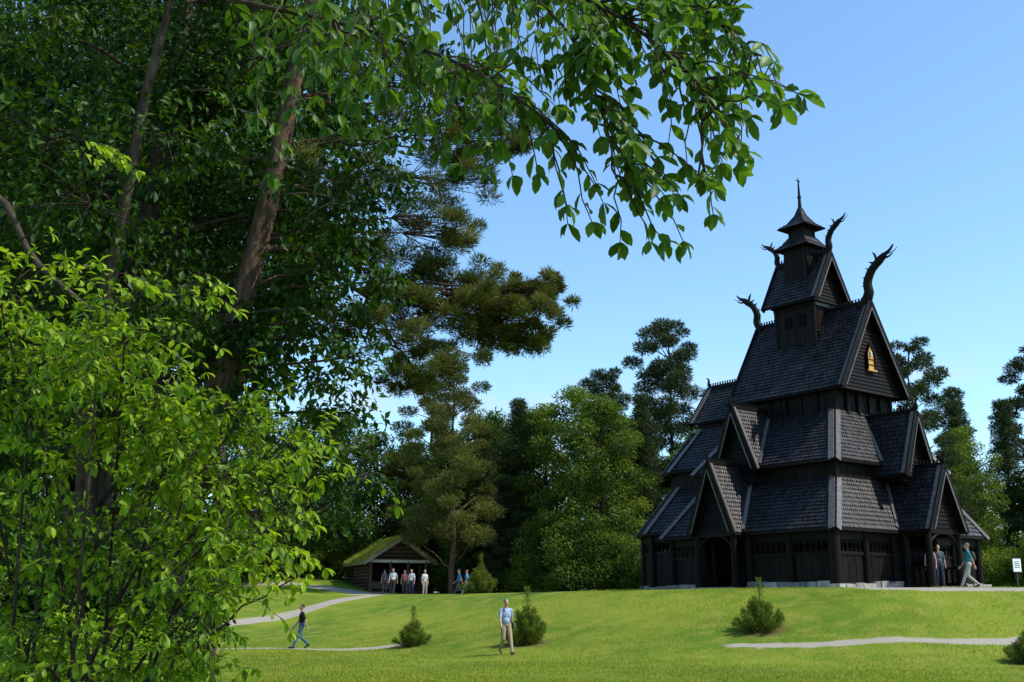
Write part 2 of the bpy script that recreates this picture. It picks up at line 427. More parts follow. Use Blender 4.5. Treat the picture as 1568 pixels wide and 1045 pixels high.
pyr((5.7,4.9),16.25,16.95,.98,.42,[(.68,16.55)])
box(W,(5.3,4.5,16.8),(6.1,5.3,17.45),0)
for s in(5.28,6.12):
    for t in(4.48,5.32): beam(T,(s,t,16.8),(s,t,17.45),.07,.07,up=(0,1,0),mat=1)
pyr((5.7,4.9),17.35,18.45,.82,.07,[(.48,17.62),(.2,18.05)])
tube(T,[(5.7,4.9,18.35),(5.7,4.9,18.9),(5.7,4.9,19.3),(5.7,4.9,19.85)],[.10,.075,.06,.035],8,1)
tube(T,[(5.7,4.9,18.95),(5.7,4.9,19.05),(5.7,4.9,19.15)],[.03,.12,.03],8,1)
beam(T,(5.55,4.9,19.9),(5.85,4.9,19.9),.03,.05,mat=1); tube(T,[(5.7,4.9,19.8),(5.7,4.9,20.05)],.03,6,1)
# dragon heads
def dragon(axis,c,r,z,dirn,k=1.0):
    def pt(a,zz): 
        a=r+dirn*a*k; return (a,c,z+zz*k) if axis=='x' else (c,a,z+zz*k)
    path=curve_pts([pt(-.35,-.1),pt(.05,.45),pt(.02,1.0),pt(.30,1.55),pt(.80,1.95),pt(1.05,2.15)],14)
    rad=np.interp(np.linspace(0,1,14),[0,.35,.65,.8,1],[.26,.21,.18,.19,.10])*k
    tube(T,path,rad,8,1)
    tube(T,curve_pts([pt(.95,2.1),pt(1.3,2.27),pt(1.5,2.5)],6),np.linspace(.11,.03,6)*k,6,1)
    tube(T,curve_pts([pt(.9,2.0),pt(1.2,1.97),pt(1.45,2.09)],6),np.linspace(.08,.02,6)*k,6,1)
    tube(T,curve_pts([pt(1.1,2.1),pt(1.5,2.17),pt(1.7,2.32)],5),np.linspace(.03,.012,5)*k,5,1)
    tube(T,[pt(.6,1.95),pt(.5,2.25),pt(.38,2.4)],[.08*k,.06*k,.01],6,1)
    for a,zz in((-.18,.8),(-.14,1.2),(.05,1.6),(.25,1.86)):
        tube(T,[pt(a+.14,zz),pt(a-.08,zz+.10)],[.07*k,.015],5,1)
dragon('y',5.7,1.45,12.8,-1,1.0); dragon('y',5.7,7.9,12.8,1,.85)
dragon('y',5.7,3.4,15.7,-1,.72); dragon('y',5.7,6.45,15.7,1,.62)
for ax,c,r,z,d in(('y',5.7,-1.5,5.0,-1),('y',5.7,-.45,7.45,-1),('x',6.0,-.6,5.35,-1),('x',6.0,1.15,8.05,-1),('y',5.7,11.3,10.3,1)):
    def q(a,zz): return (r+d*a,c,z+zz) if ax=='x' else (c,r+d*a,z+zz)
    tube(T,curve_pts([q(-.1,0),q(.05,.25),q(.02,.5),q(.16,.62)],7),np.linspace(.10,.035,7),6,1)
# west gable shutter
wy=1.585
T.add([(5.43,wy,9.72),(5.97,wy,9.72),(5.97,wy,10.45),(5.7,wy,11.0),(5.43,wy,10.45)],[(0,1,2,3,4)],2,.7)
beam(T,(5.42,wy-.03,9.7),(5.42,wy-.03,10.5),.06,.07,up=(0,1,0),mat=1);beam(T,(5.98,wy-.03,9.7),(5.98,wy-.03,10.5),.06,.07,up=(0,1,0),mat=1)
beam(T,(5.42,wy-.03,10.45),(5.7,wy-.03,11.0),.06,.07,up=(0,1,0),mat=1);beam(T,(5.98,wy-.03,10.45),(5.7,wy-.03,11.0),.06,.07,up=(0,1,0),mat=1)
beam(T,(5.38,wy-.04,9.68),(6.02,wy-.04,9.68),.10,.08,mat=2)
for z in(9.95,10.2): beam(T,(5.5,wy-.02,z),(5.9,wy-.02,z),.02,.03,mat=1)
tube(T,[(5.7,wy-.05,10.35),(5.7,wy-.05,10.58)],[.06,.035],8,3)
for s in np.linspace(3.6,7.8,6): tube(T,[(s,2.12,7.6),(s,2.12,8.9)],.09,8,1)
for t in np.linspace(2.2,7.5,7): tube(T,[(3.52,t,7.6),(3.52,t,8.9)],.09,8,1)
beam(T,(3.5,2.1,8.75),(7.9,2.1,8.75),.12,.14,mat=1)
# gallery walls
def gwall(p0,p1,zt=2.3):
    p0=np.array(p0,float);p1=np.array(p1,float);L=np.linalg.norm(p1-p0);d=nrm(p1-p0)
    nn=np.array([d[1],-d[0],0])
    P=lambda a,z,o=0:np.array([*(p0+d*a),z])+nn*o
    beam(W,P(0,.12),P(L,.12),.22,.24)
    planks(p0,p1,.24,zt-.98,.26)
    beam(W,P(0,zt-.92),P(L,zt-.92),.16,.12)
    beam(W,P(0,zt-.2),P(L,zt-.2),.20,.40)
    n=int(L/.27)
    for i in range(n+1):
        a=L*i/n
        tube(W,[P(a,zt-.87),P(a,zt-.66),P(a,zt-.4)],[.045,.032,.045],6,0)
        if i<n:
            b=L*(i+1)/n; m_=(a+b)/2
            beam(W,P(a+.02,zt-.52),P(m_,zt-.40),.06,.05);beam(W,P(b-.02,zt-.52),P(m_,zt-.40),.06,.05)
    n=max(1,int(round(L/2.6)))
    for i in range(n+1):
        q=P(L*i/n,0,.06); tube(W,[(q[0],q[1],0),(q[0],q[1],zt)],[.17,.15],12,0)
        tube(W,[(q[0],q[1],.0),(q[0],q[1],.16)],[.21,.2],12,0)
gwall((.4,4.7),(.4,.4)); gwall((.4,9.2),(.4,7.3)); gwall((.4,.4),(4.4,.4)); gwall((7.0,.4),(11,.4)); gwall((11,.4),(11,9.2))
gg_=scalep(co,(5.7,9),.93)
for i in range(len(gg_)-1): gwall(gg_[i+1],gg_[i],2.68)
tube(W,[(.32,.32,0),(.32,.32,2.35)],[.27,.22],14,0); tube(W,[(.32,.32,0),(.32,.32,.2)],[.33,.31],14,0)
for s,t in((1.8,1.1),(9.6,1.1)): tube(T,[(s,t,4.3),(s,t,5.45)],.16,10,1)
def porch(axis,c,front,back,hw,zt):
    def pt(a,b,z): return np.array((a,c+b,z) if axis=='x' else (c+b,a,z),float)
    f=front+.3
    for sg in(-1,1):
        for a in(f,(f+back)/2):
            tube(W,[pt(a,sg*(hw-.22),0),pt(a,sg*(hw-.22),zt)],[.17,.13],12,0)
            tube(W,[pt(a,sg*(hw-.22),0),pt(a,sg*(hw-.22),.18)],[.22,.2],12,0)
        beam(W,pt(f,sg*(hw-.22),zt-.05),pt(back,sg*(hw-.22),zt-.05),.16,.22)
        beam(W,pt(f,sg*(hw-.22),.85),pt(back,sg*(hw-.22),.85),.10,.10)
        beam(W,pt(f,sg*(hw-.22),.15),pt(back,sg*(hw-.22),.15),.14,.2)
        n=8
        for i in range(n): 
            a=f+(back-f)*(i+.5)/n; beam(W,pt(a,sg*(hw-.22),.2),pt(a,sg*(hw-.22),.85),.14,.04,up=pt(0,1,0)-pt(0,0,0))
        pts=[pt(f,sg*(hw-.25),zt-.7),pt(f,sg*(hw-.5),zt-.3),pt(f,0,zt+.1)]
        tube(W,curve_pts(pts,7),.07,6,0)
    beam(W,pt(f,-hw+.1,zt+.02),pt(f,hw-.1,zt+.02),.16,.2)
    bk=back
    for sg in(-1,1): beam(W,pt(bk,sg*.62,0),pt(bk,sg*.62,2.2),.22,.14,up=pt(1,0,0)-pt(0,0,0))
    W.add([pt(bk+.02,-.5,0),pt(bk+.02,.5,0),pt(bk+.02,.5,2.0),pt(bk+.02,-.5,2.0)],[(0,1,2,3)],1,.3)
    a=pt(front-.15,-hw+.1,-.06);b=pt(front+.5,hw-.1,.07)
    box(W,tuple(np.minimum(a,b)),tuple(np.maximum(a,b)),2)
porch('y',5.7,-1.5,.95,1.35,2.3); porch('x',6.0,-.6,1.65,1.25,2.3)
def stones(p0,p1):
    p0=np.array(p0,float);p1=np.array(p1,float);L=np.linalg.norm(p1-p0);a=0
    while a<L:
        w=.35+random.random()*.6; c_=p0+(p1-p0)*min(1,(a+w/2)/L); d=nrm(p1-p0)
        hh=.14+random.random()*.16
        beam(W,(*(c_-d*w*.47),hh/2-.06),(*(c_+d*w*.47),hh/2-.05),.50+random.random()*.35,hh+.1,mat=2); a+=w
stones((.35,4.6),(.35,.3));stones((.35,.3),(4.3,.35));stones((7,.35),(11,.35));stones((.35,9.3),(.35,7.3));stones(gg_[1],gg_[0]);stones(gg_[2],gg_[1])
R.obj('shingle_roofs',[M_shingle],CH); T.obj('boards_and_dragon_heads',[M_trim,M_tar,M_gold,M_white],CH); W.obj('timber_walls',[M_tar,M_black,M_stone],CH)

# ---------------------------------------------------------------- hut
hx,hy=-8.3,81.0
HT=empty('turf_roof_hut',(hx,hy,hz(hx,hy)),math.radians(22))
g=G()
wd,dp=4.3,5.0; ez,rz=2.25,3.75
box(g,(-wd/2+.3,.8,0),(wd/2-.3,dp,ez),1,.3)
for k in range(9):
    z=.12+k*.25
    for s in(-1,1): tube(g,[(s*(wd/2-.25),.5,z),(s*(wd/2-.25),dp+.15,z)],.125,8,0)
    tube(g,[(-wd/2,dp,z),(wd/2,dp,z)],.125,8,0)
    if k<3: tube(g,[(-wd/2,.8,z),(-.6,.8,z)],.12,8,0); tube(g,[(.7,.8,z),(wd/2,.8,z)],.12,8,0)
for x in(-wd/2+.1,-.6,.7,wd/2-.1): tube(g,[(x,-.4,0),(x,-.4,ez)],.11,8,0)
beam(g,(-wd/2-.2,-.4,ez),(wd/2+.2,-.4,ez),.18,.2,mat=2)
beam(g,(-wd/2+.1,-.45,.55),(-.6,-.45,.55),.06,.5,mat=0)
g.add([(-wd/2,-.3,ez),(wd/2,-.3,ez),(0,-.3,rz-.1)],[(0,1,2)],1,.5)
for k in range(5):
    z=ez+.15+k*.27; f=(wd/2)*(1-(z-ez)/(rz-ez)); 
    if f>.15: beam(g,(-f,-.36,z),(f,-.36,z),.05,.2,mat=0)
g.obj('log_walls',[M_log,M_black,M_paleboard],HT)
g=G()
for s in(-1,1):
    x0=s*(wd/2+.55);z0=ez-.25;z1=rz
    g.add([(x0,-.95,z0),(0,-.95,z1),(0,dp+.5,z1),(x0,dp+.5,z0),(x0,-.95,z0+.2),(0,-.95,z1+.2),(0,dp+.5,z1+.2),(x0,dp+.5,z0+.2)],BF,0,.4)
    beam(g,(s*(wd/2+.6),-1.0,ez-.2),(0,-1.0,rz+.05),.05,.22,up=(0,0,1),mat=1)
n=9000; u=rng.random(n);s=np.sign(rng.random(n)-.5)
P=np.stack([s*(wd/2+.55)*(1-u),-.95+rng.random(n)*(dp+1.45),ez-.05+(rz-ez+.25)*u],-1)
leaves(g,P,nrm(rng.normal(size=(n,3))*.5+[0,0,1]),rdir(n),.14+.12*rng.random(n),.04,rng.random(n),'far',2)
M_turf=leafmat('turf_blades',(.15,.18,.02),(.42,.40,.07),.3,.7,.1)
M_turfb=simple('turf_soil',(.12,.13,.03),(.24,.23,.06),.9)
M_verge=simple('verge_board',(.14,.11,.07),(.26,.20,.14),.8)
g.obj('turf_roof',[M_turfb,M_verge,M_turf],HT)

# ---------------------------------------------------------------- trees
def branch(g,a,b,r0,r1,mat=0,sag=.0,n=7,sides=6,jit=.06):
    a=np.array(a,float);b=np.array(b,float);L=np.linalg.norm(b-a)
    t=np.linspace(0,1,n)[:,None]; P=a+(b-a)*t+np.array([0,0,1])*sag*L*np.sin(t*math.pi)
    P[1:-1]+=rng.normal(size=(n-2,3))*jit*L*.25
    tube(g,P,np.linspace(r0,r1,n),sides,mat,wob=.15)
    return P
def clump_leaves(g,c,r,n,L,kind,mat,asp=.5,tb=0,upb=.5,flat=.7):
    d=rdir(n); q=d*(rng.random(n)**.45)[:,None]*np.array([r,r,r*flat]); P=np.array(c)+q
    D=nrm(d*.8+rng.normal(size=(n,3))*.6+[0,0,-.15]); N=nrm(rng.normal(size=(n,3))*.55+np.array([0,0,1])*upb+d*.35)
    LL=L*(.65+.7*rng.random(n))
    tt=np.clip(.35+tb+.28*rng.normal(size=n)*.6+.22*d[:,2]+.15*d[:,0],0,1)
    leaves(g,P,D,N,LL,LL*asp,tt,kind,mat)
def decid(seed,h,cr,zb,nc,nl,L,barkm,leafm,name,kind='far',trunk_r=.22,lean=(0,0),csz=.17):
    global rng
    rng=np.random.default_rng(seed); g=G()
    tp=[np.array([lean[0]*t,lean[1]*t,h*.93*t])+(rng.normal(size=3)*[.12,.12,0] if 0<t<1 else 0) for t in np.linspace(0,1,9)]
    tp[0][2]=-.3
    tube(g,tp,trunk_r*np.linspace(1,.12,9)**1.0,10,0,wob=.2)
    for i in range(nc):
        f=(i+.5)/nc; f=f**.85
        z=zb+(h-zb)*f
        prof=cr*(math.sin(math.pi*min(1,.12+f*.88))**.55)*(.35+.72*rng.random())
        a=i*2.4+rng.normal()*.5
        c=np.array([lean[0]*z/h+prof*math.cos(a),lean[1]*z/h+prof*math.sin(a),z+rng.normal()*.3])
        r=csz*cr*(.7+.8*rng.random())*(1.15-.35*f)+.35
        k=int(nl*(r/(csz*cr+.35))**1.6)
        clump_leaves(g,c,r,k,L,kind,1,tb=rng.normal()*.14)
        zz=max(.5,z-prof*.55); j=min(8,max(1,int(zz/(h*.93)*8))); st=tp[j]
        if rng.random()<.7: branch(g,st,c,.05*trunk_r/.2,.012,0,.05)
    return g.mesh(name,[barkm,leafm])
def pine(seed,h,cr,zb,nc,nl,name,needle,L=.32,kind='far',round_=True,trunk_r=.24,asp=.13):
    global rng
    rng=np.random.default_rng(seed); g=G()
    tp=[np.array([rng.normal()*.12*(0<t<1),rng.normal()*.12*(0<t<1),h*.97*t]) for t in np.linspace(0,1,10)]; tp[0][2]=-.3
    tube(g,tp,trunk_r*np.linspace(1,.15,10),10,0,wob=.15)
    for i in range(nc):
        f=(i+.5)/nc; z=zb+(h-zb)*f
        if round_: pr=cr*max(.12,math.sqrt(max(0,1-(abs(f-.35)/.68)**2)))
        else: pr=cr*(1-f)**.8+.15
        pr*=.35+.75*rng.random(); a=i*2.4+rng.normal()*.4
        c=np.array([pr*math.cos(a),pr*math.sin(a),z])
        r=(.5+.55*rng.random())*(cr/2.6)*(1.1-.45*f)
        n=int(nl*(r/.8)**1.5)
        d=rdir(n); d[:,2]*=.55; P=c+d*(rng.random(n)**.5)[:,None]*r
        D=nrm(d+rng.normal(size=(n,3))*.5+[0,0,.35]); LL=L*(.6+.7*rng.random(n))
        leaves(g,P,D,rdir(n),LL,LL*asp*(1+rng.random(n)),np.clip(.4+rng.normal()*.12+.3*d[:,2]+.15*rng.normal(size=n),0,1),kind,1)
        j=min(9,max(1,int((z-pr*.2)/(h*.97)*9))); branch(g,tp[j],c,.045,.012,0,.03)
    return g.mesh(name,[M_pbark,needle])
protos={
 'dA':decid(1,15,4.0,1.0,80,270,.24,M_bark,M_leaf_bg,'broadleaf_a'),
 'dB':decid(2,13,4.2,.8,80,270,.24,M_bark,M_leaf_bg,'broadleaf_b'),
 'bA':decid(3,15,3.1,1.5,70,250,.21,M_bark,M_leaf_bg2,'birch_a'),
 'sh':decid(4,3.2,1.9,.1,26,260,.16,M_bark,M_leaf_bg2,'shrub_a',trunk_r=.06,csz=.22),
 'sh2':decid(14,4.5,2.4,.1,30,260,.19,M_bark,M_leaf_bg,'shrub_b',trunk_r=.06,csz=.22),
 'pA':pine(5,21,3.4,8.5,50,700,'pine_a',M_needle),
 'pB':pine(6,19,3.0,5,60,650,'pine_b',M_needle),
 'pC':pine(16,19,3.3,4,62,520,'pine_c',M_needle2),
 'sA':pine(8,17,2.9,.8,90,420,'spruce_a',M_needle,round_=False),
}
def place(key,name,x,y,s=1,rz=None,sz=None):
    o=bpy.data.objects.new(name,protos[key]); scene.collection.objects.link(o)
    o.location=(x,y,hz(x,y)-.05); o.rotation_euler=(0,0,random.random()*6.28 if rz is None else rz); o.scale=(s,s,sz or s); return o
place('pA','pine_tree',12.4,85,1.02); place('pB','pine_tree',28.2,76,.93)
place('pB','pine_tree',43.5,88,1.1); place('pA','pine_tree',8,92,.9)
place('bA','birch_tree',4.6,80,1.0); place('bA','birch_tree',2.6,83,.95); place('dA','broadleaf_tree',6.2,76,.9)
place('bA','birch_tree',7.6,79,.85)
place('dA','broadleaf_tree',-1.5,88,.95);place('sA','spruce_tree',9.5,80,.85);place('sA','spruce_tree',.5,82,.85)
place('pC','pine_tree',-4.2,78,.88,1.0);place('pC','pine_tree',-6.4,88,.95)
place('dB','broadleaf_tree',-2.6,85,1.0); place('sA','spruce_tree',-2.0,81,.70); place('bA','birch_tree',-5.2,88,.85)
place('dA','broadleaf_tree',1.4,90,1.0); place('dA','broadleaf_tree',-8.6,92,.80)
for i,(x,y,k,s) in enumerate([(-11.2,90,'dB',.90),(-13.5,88,'dA',.85),(-17,93,'dA',.95),(-7.0,95,'dB',.85),(-22,92,'dA',1.0),(-28,88,'dB',1.1),(-34,90,'dA',1.1),(-19.5,84,'dB',.8),
    (9,88,'dA',.9),(14,82,'dB',.9),(18,84,'dB',.95),(23,82,'dA',.85),(33,80,'bA',.8),(37,82,'sA',.85),(35,86,'sA',.95),(31,78,'dB',.75),(40,80,'dB',.8),(44,82,'dA',.9),(50,84,'dA',1)]):
    place(k,{'sA':'spruce_tree','bA':'birch_tree'}.get(k,'broadleaf_tree'),x,y,s)
DM=empty('distant_trees')
for i in range(34):
    x=-72+i*4.6+random.uniform(-1,1); y=random.uniform(106,122); k=random.choice(['dA','dB','dB','sA'])
    o=place(k,'tree_%02d'%i,x,y,random.uniform(.65,.85)); o.parent=DM
UN=empty('woodland_undergrowth')
for i in range(64):
    x=-24+i*1.15; y=np.interp(x,[-24,-12,-2,4,8,50],[88,87,84,74,70,66])+random.uniform(-1.5,3)
    if -13<x<-3.5: y=88+random.random()*2
    o=place(random.choice(['sh','sh','sh2']),'shrub_%02d'%i,x,y,random.uniform(.6,1.1)); o.parent=UN
midA=decid(31,17,4.6,4.6,90,330,.21,M_bark,M_leaf_dark,'linden_mid_a',kind='mid',trunk_r=.28)
midB=decid(32,17,4.4,2.0,90,330,.21,M_bark,M_leaf_dark,'linden_mid_b',kind='mid',trunk_r=.26)
midC=decid(33,17,3.6,7.0,80,330,.20,M_bark,M_leaf_dark,'linden_mid_c',kind='mid',trunk_r=.24)
protos['mA']=midA;protos['mB']=midB;protos['mC']=midC
place('mA','linden_tree',-9.8,25,1.0,.3);place('mB','linden_tree',-14.5,27,1.0,1.3);place('mC','linden_tree',-7.0,26.0,1.0,2.2)
place('mB','linden_tree',-17,38,1.0,4)

# old pine: leaning trunk at left, limbs reaching right ----------------------
rng=np.random.default_rng(50); g=G()
tp=curve_pts([(-4.75,15,-.3),(-4.65,15,1.2),(-4.38,15,2.9),(-4.1,15,4.6),(-3.6,15,7.0),(-3.2,15,9.6),(-2.9,15.1,12),(-2.7,15,14.5)],26)
tube(g,tp,np.interp(np.linspace(0,1,26),[0,.08,.5,1],[.32,.22,.165,.06]),16,0,wob=.16)
K=.557
cl=[(2.4,0,9.9,.85),(3.1,-.2,9.5,.8),(3.5,0,9.9,.6),(3.9,0,10.0,.5),(1.6,.2,9.9,.8),(2.7,.3,8.9,.6),(3.4,.2,8.8,.55),(1.2,-.4,9.3,.8),(.6,-.5,8.6,.9),(1.0,-.5,7.9,.7),(2.0,.1,9.3,.7),(2.9,0,9.2,.7),
    (2.6,0,15.0,.9),(1.8,.3,14.2,.9),(2.0,-.2,15.7,.9),(2.9,.2,14.3,.6),(1.2,0,13.2,.9),(.6,-.3,12.0,.9),(1.3,-.2,11.4,.7),(-.6,-.5,10.6,1.0),(-1.2,-.6,9.0,1.0),(-1.0,-.6,12.8,1.1),(.6,-.2,14.6,1.1),(1.2,.2,16.6,1.1),(-.4,0,16.2,1.2),(.2,0,9.9,.8),(.9,0,10.6,.8),(.4,-.2,7.4,.7)]
hub=np.array([-2.3,15.6,6.2]); tube(g,curve_pts([(-3.7,15,6.6),(-3.0,15.2,6.7),hub],8),np.linspace(.055,.035,8),7,0,wob=.15)
for x,y,z,r in cl:
    c0=np.array([(-2.9+x)*K,16.0+y,1.65+(z-1.65)*K]); r*=K*1.15
    s0=hub if z<10.7 and x>.1 else tp[np.argmin(np.linalg.norm(tp-(c0-[1.2,0,.7]),axis=1))]
    P=branch(g,s0,c0,.028,.008,0,.03,9)
    for sub in range(15):
        c=c0+rng.normal(size=3)*r*np.array([.62,.6,.30]); rr=r*(.20+.12*rng.random()); n=270
        branch(g,P[6],c,.010,.004,0,0,4,4)
        d=rdir(n);d[:,2]*=.7;PP=c+d*(rng.random(n)**.7)[:,None]*rr
        D=nrm(d*1.1+rng.normal(size=(n,3))*.35+[0,0,.55]);LL=.10*(.6+.7*rng.random(n))
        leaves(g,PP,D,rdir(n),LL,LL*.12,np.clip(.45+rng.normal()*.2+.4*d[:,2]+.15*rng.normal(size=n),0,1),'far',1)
g.obj('old_pine_tree',[M_pbark,M_needle2])

# big linden -----------------------------------------------------------------
rng=np.random.default_rng(60); g=G()
lt=curve_pts([(-6.2,16,-.3),(-6.1,16,2),(-5.8,15.8,5),(-5.4,15.6,8),(-5.1,15.5,11),(-4.9,15.5,14)],20)
tube(g,lt,np.linspace(.28,.06,20),12,0,wob=.2)
tube(g,curve_pts([(-6.0,15.8,2),(-5.7,14.4,4.5),(-5.3,14,6.2),(-4.9,13.6,8.6),(-4.3,13.4,11)],16),np.linspace(.12,.05,16),8,0,wob=.15)
tube(g,curve_pts([(-7.2,13,4.2),(-6.3,12.4,6.4),(-5.6,12.3,5.6),(-4.9,12.4,5.0)],14),np.linspace(.06,.025,14),8,0,wob=.15)
cc=np.array([-5.1,15.5,9.2]); rr=np.array([4.4,3.0,5.8])
cents=[]
for i in range(112):
    d=rdir(1)[0]; c=cc+d*rr*(rng.random()**.4)
    if c[2]<5.2 and c[0]>-3.6: c[2]+=1.6
    if c[0]>-1.6: c[2]=max(c[2],8.5)
    if abs(c[0]+3.6)<.55 and 6.0<c[2]<9.2 and c[1]<15.4: c[1]+=2.4
    cents.append((c,.65+.5*rng.random()))
for x,z in [(-3.5,4.2),(-3.0,5.2),(-2.6,4.6),(-2.3,5.6),(-2.1,4.9),(-2.9,6.2),(-2.2,6.5),(-1.8,5.9),(-3.7,5.4),(-3.3,3.6),(-2.2,4.2),(-2.7,3.7),(-2.5,7.2),(-1.7,7.4),(-3.9,3.4),(-4.3,4.4),(-4.6,3.6),(-4.9,5.2),(-1.9,8.2),(-2.0,3.4),(-2.5,2.9)]:
    cents.append((np.array([x,14.6+rng.normal()*.35,z]),.42+.25*rng.random()))
for c,r in cents:
    n=int(54*min(1,(r/.85)**1.3))
    q=c+rdir(n)*(rng.random(n)**.4)[:,None]*r*np.array([1,1,.7])
    for p in q[::4]: branch(g,c,p,.010,.004,0,.05,4,4)
    k=7
    PP=np.repeat(q,k,0)+rng.normal(size=(n*k,3))*.11*np.array([1,1,.5]); tw=np.repeat(nrm(q-c),k,0)
    D=nrm(tw*.5+rng.normal(size=(n*k,3))*.6+[0,0,-.35]);N=nrm(rng.normal(size=(n*k,3))*.45+[.15,-.1,1])
    LL=.135*(.7+.6*rng.random(n*k)); tt=np.clip(.4+rng.normal()*.22+.2*rng.normal(size=n*k),0,1)
    leaves(g,PP,D,N,LL,LL*.55,tt,'mid',1)
    s0=lt[np.argmin(np.linalg.norm(lt-(c-[0,0,1.0]),axis=1))]
    if rng.random()<.5: branch(g,s0,c,.04,.012,0,.05)
g.obj('big_linden_tree',[M_bark,M_leaf_dark])

# sprays for close branches -------------------------------------------------
def spray(g,a,b,nleaf,L,asp=.48,droop=.15,whorl=5,r0=.007,kind='near',tb=0.5,pal=1):
    a=np.array(a,float);b=np.array(b,float);ln=np.linalg.norm(b-a)
    t=np.linspace(0,1,7)[:,None];P=a+(b-a)*t+np.array([0,0,1])*droop*ln*np.sin(t*math.pi)
    P[1:-1]+=rng.normal(size=(5,3))*.02*ln
    tube(g,P,np.linspace(r0,.0025,7),5,0)
    pos=[];dr=[];nm=[]
    tan=nrm(P[-1]-P[-2])
    for i in range(nleaf):
        u=.25+.72*(i+rng.random()*.6)/nleaf; k=min(5,int(u*6)); f=u*6-k
        p=P[k]*(1-f)+P[k+1]*f; tg=nrm(P[k+1]-P[k])
        sd=nrm(np.cross(tg,[0,0,1]))*(1 if i%2 else -1)
        pos.append(p);dr.append(tg*.55+sd*.8+np.array([0,0,-.35])+rng.normal(size=3)*.25);nm.append(np.array([0,0,1])+rng.normal(size=3)*.35)
    for i in range(whorl):
        an=i*6.283/whorl+rng.random();sd=nrm(np.cross(tan,[0,.3,1]));u2=np.cross(tan,sd)
        pos.append(P[-1]);dr.append(tan*.6+sd*math.cos(an)+u2*math.sin(an)+np.array([0,0,-.55])+rng.normal(size=3)*.15);nm.append(np.array([0,0,1])+rng.normal(size=3)*.3)
    n=len(pos);LL=L*(.6+.6*rng.random(n))
    leaves(g,np.array(pos),np.array(dr),np.array(nm),LL,LL*asp*(.85+.3*rng.random(n)),np.clip(tb+.25*rng.normal(size=n),0,1),kind,pal)
rng=np.random.default_rng(77); g=G()
limbs=[curve_pts(p,30) for p in(
 [(-4.7,4.6,3.4),(-3.4,4.8,5.0),(-1.6,5.0,5.15),(-.2,5.1,4.95),(.6,5.0,4.50),(.92,5.0,4.05),(.88,4.9,3.6)],
 [(-4.7,4.6,3.8),(-3.2,5.4,5.6),(-1.4,5.7,5.7),(.2,5.6,5.3),(.9,5.4,4.9),(1.25,5.2,4.45)],
 [(-4.7,4.6,3.6),(-2.6,5.3,4.9),(-1.2,5.4,4.8),(-.3,5.2,4.4),(.15,5.0,4.0)],
 [(-.2,5.1,4.95),(.25,5.0,4.5),(.45,5.0,4.0),(.5,4.95,3.65)],
 [(-4.7,4.6,4.0),(-3.0,6.4,6.4),(-1.0,6.9,6.5),(.5,6.8,6.2),(1.4,6.2,5.6),(1.7,5.6,5.1)])]
tube(g,[(-4.9,4.5,-.2),(-4.8,4.5,1.5),(-4.7,4.6,3.4),(-4.6,4.7,6.5),(-4.5,4.8,9)],[.24,.2,.17,.12,.06],12,0,wob=.15)
for i,l in enumerate(limbs): tube(g,l,np.interp(np.linspace(0,1,30),[0,.3,1],[.040,.016,.005] if i!=3 else [.012,.008,.004]),7,0,wob=.1)
LP=np.concatenate([l[12:] for l in limbs])
tg=[(.84,3.38,4),(.90,3.48,4),(.55,3.42,3),(.32,3.46,3),(.45,3.6,2),(.68,3.70,4),(1.0,3.74,5),(1.05,3.92,4),(1.21,4.12,5),(1.25,4.0,3),(1.03,4.27,5),(.7,4.38,5),(.38,4.08,4),(.45,4.28,4),(.12,3.88,3),(.0,3.78,2),(-.1,3.80,3),(.88,4.55,6),(.38,4.5,5),(-.08,4.4,5),(-.48,4.4,5),(-.53,4.1,3),(-.92,4.3,4),(1.5,4.85,2),(.8,4.1,5),(.6,4.2,5),(.25,4.3,5),(1.15,4.55,5),(1.25,4.3,4),(1.28,3.98,2),(.75,3.9,3),(.6,3.95,2)]
for x,z,n in tg:
    for i in range(n):
        e=np.array([x+rng.normal()*.11,5+rng.normal()*.25,z+rng.normal()*.09])
        dd=np.linalg.norm(LP-e-[-.2,0,.3],axis=1); s=LP[np.argmin(dd)]
        spray(g,s,e,6,.104,tb=.55,whorl=5)
for i in range(240):
    y=4.9+3.4*rng.random(); f=rng.random()
    az=-.26+.50*f; el=.47+.19*rng.random()-(.06 if az<-.0 else 0)*rng.random()
    if az>.10 and el<.52: continue
    e=np.array([az*y,y,1.65+el*y]); s=LP[np.argmin(np.linalg.norm(LP-e-[-.2,0,.2],axis=1))]
    if np.linalg.norm(s-e)>1.6: s=e+np.array([-.5,.1,.35])
    spray(g,s,e,7,.10,tb=.42,whorl=5)
g.obj('overhanging_cherry_tree',[M_bark,M_leaf_over])

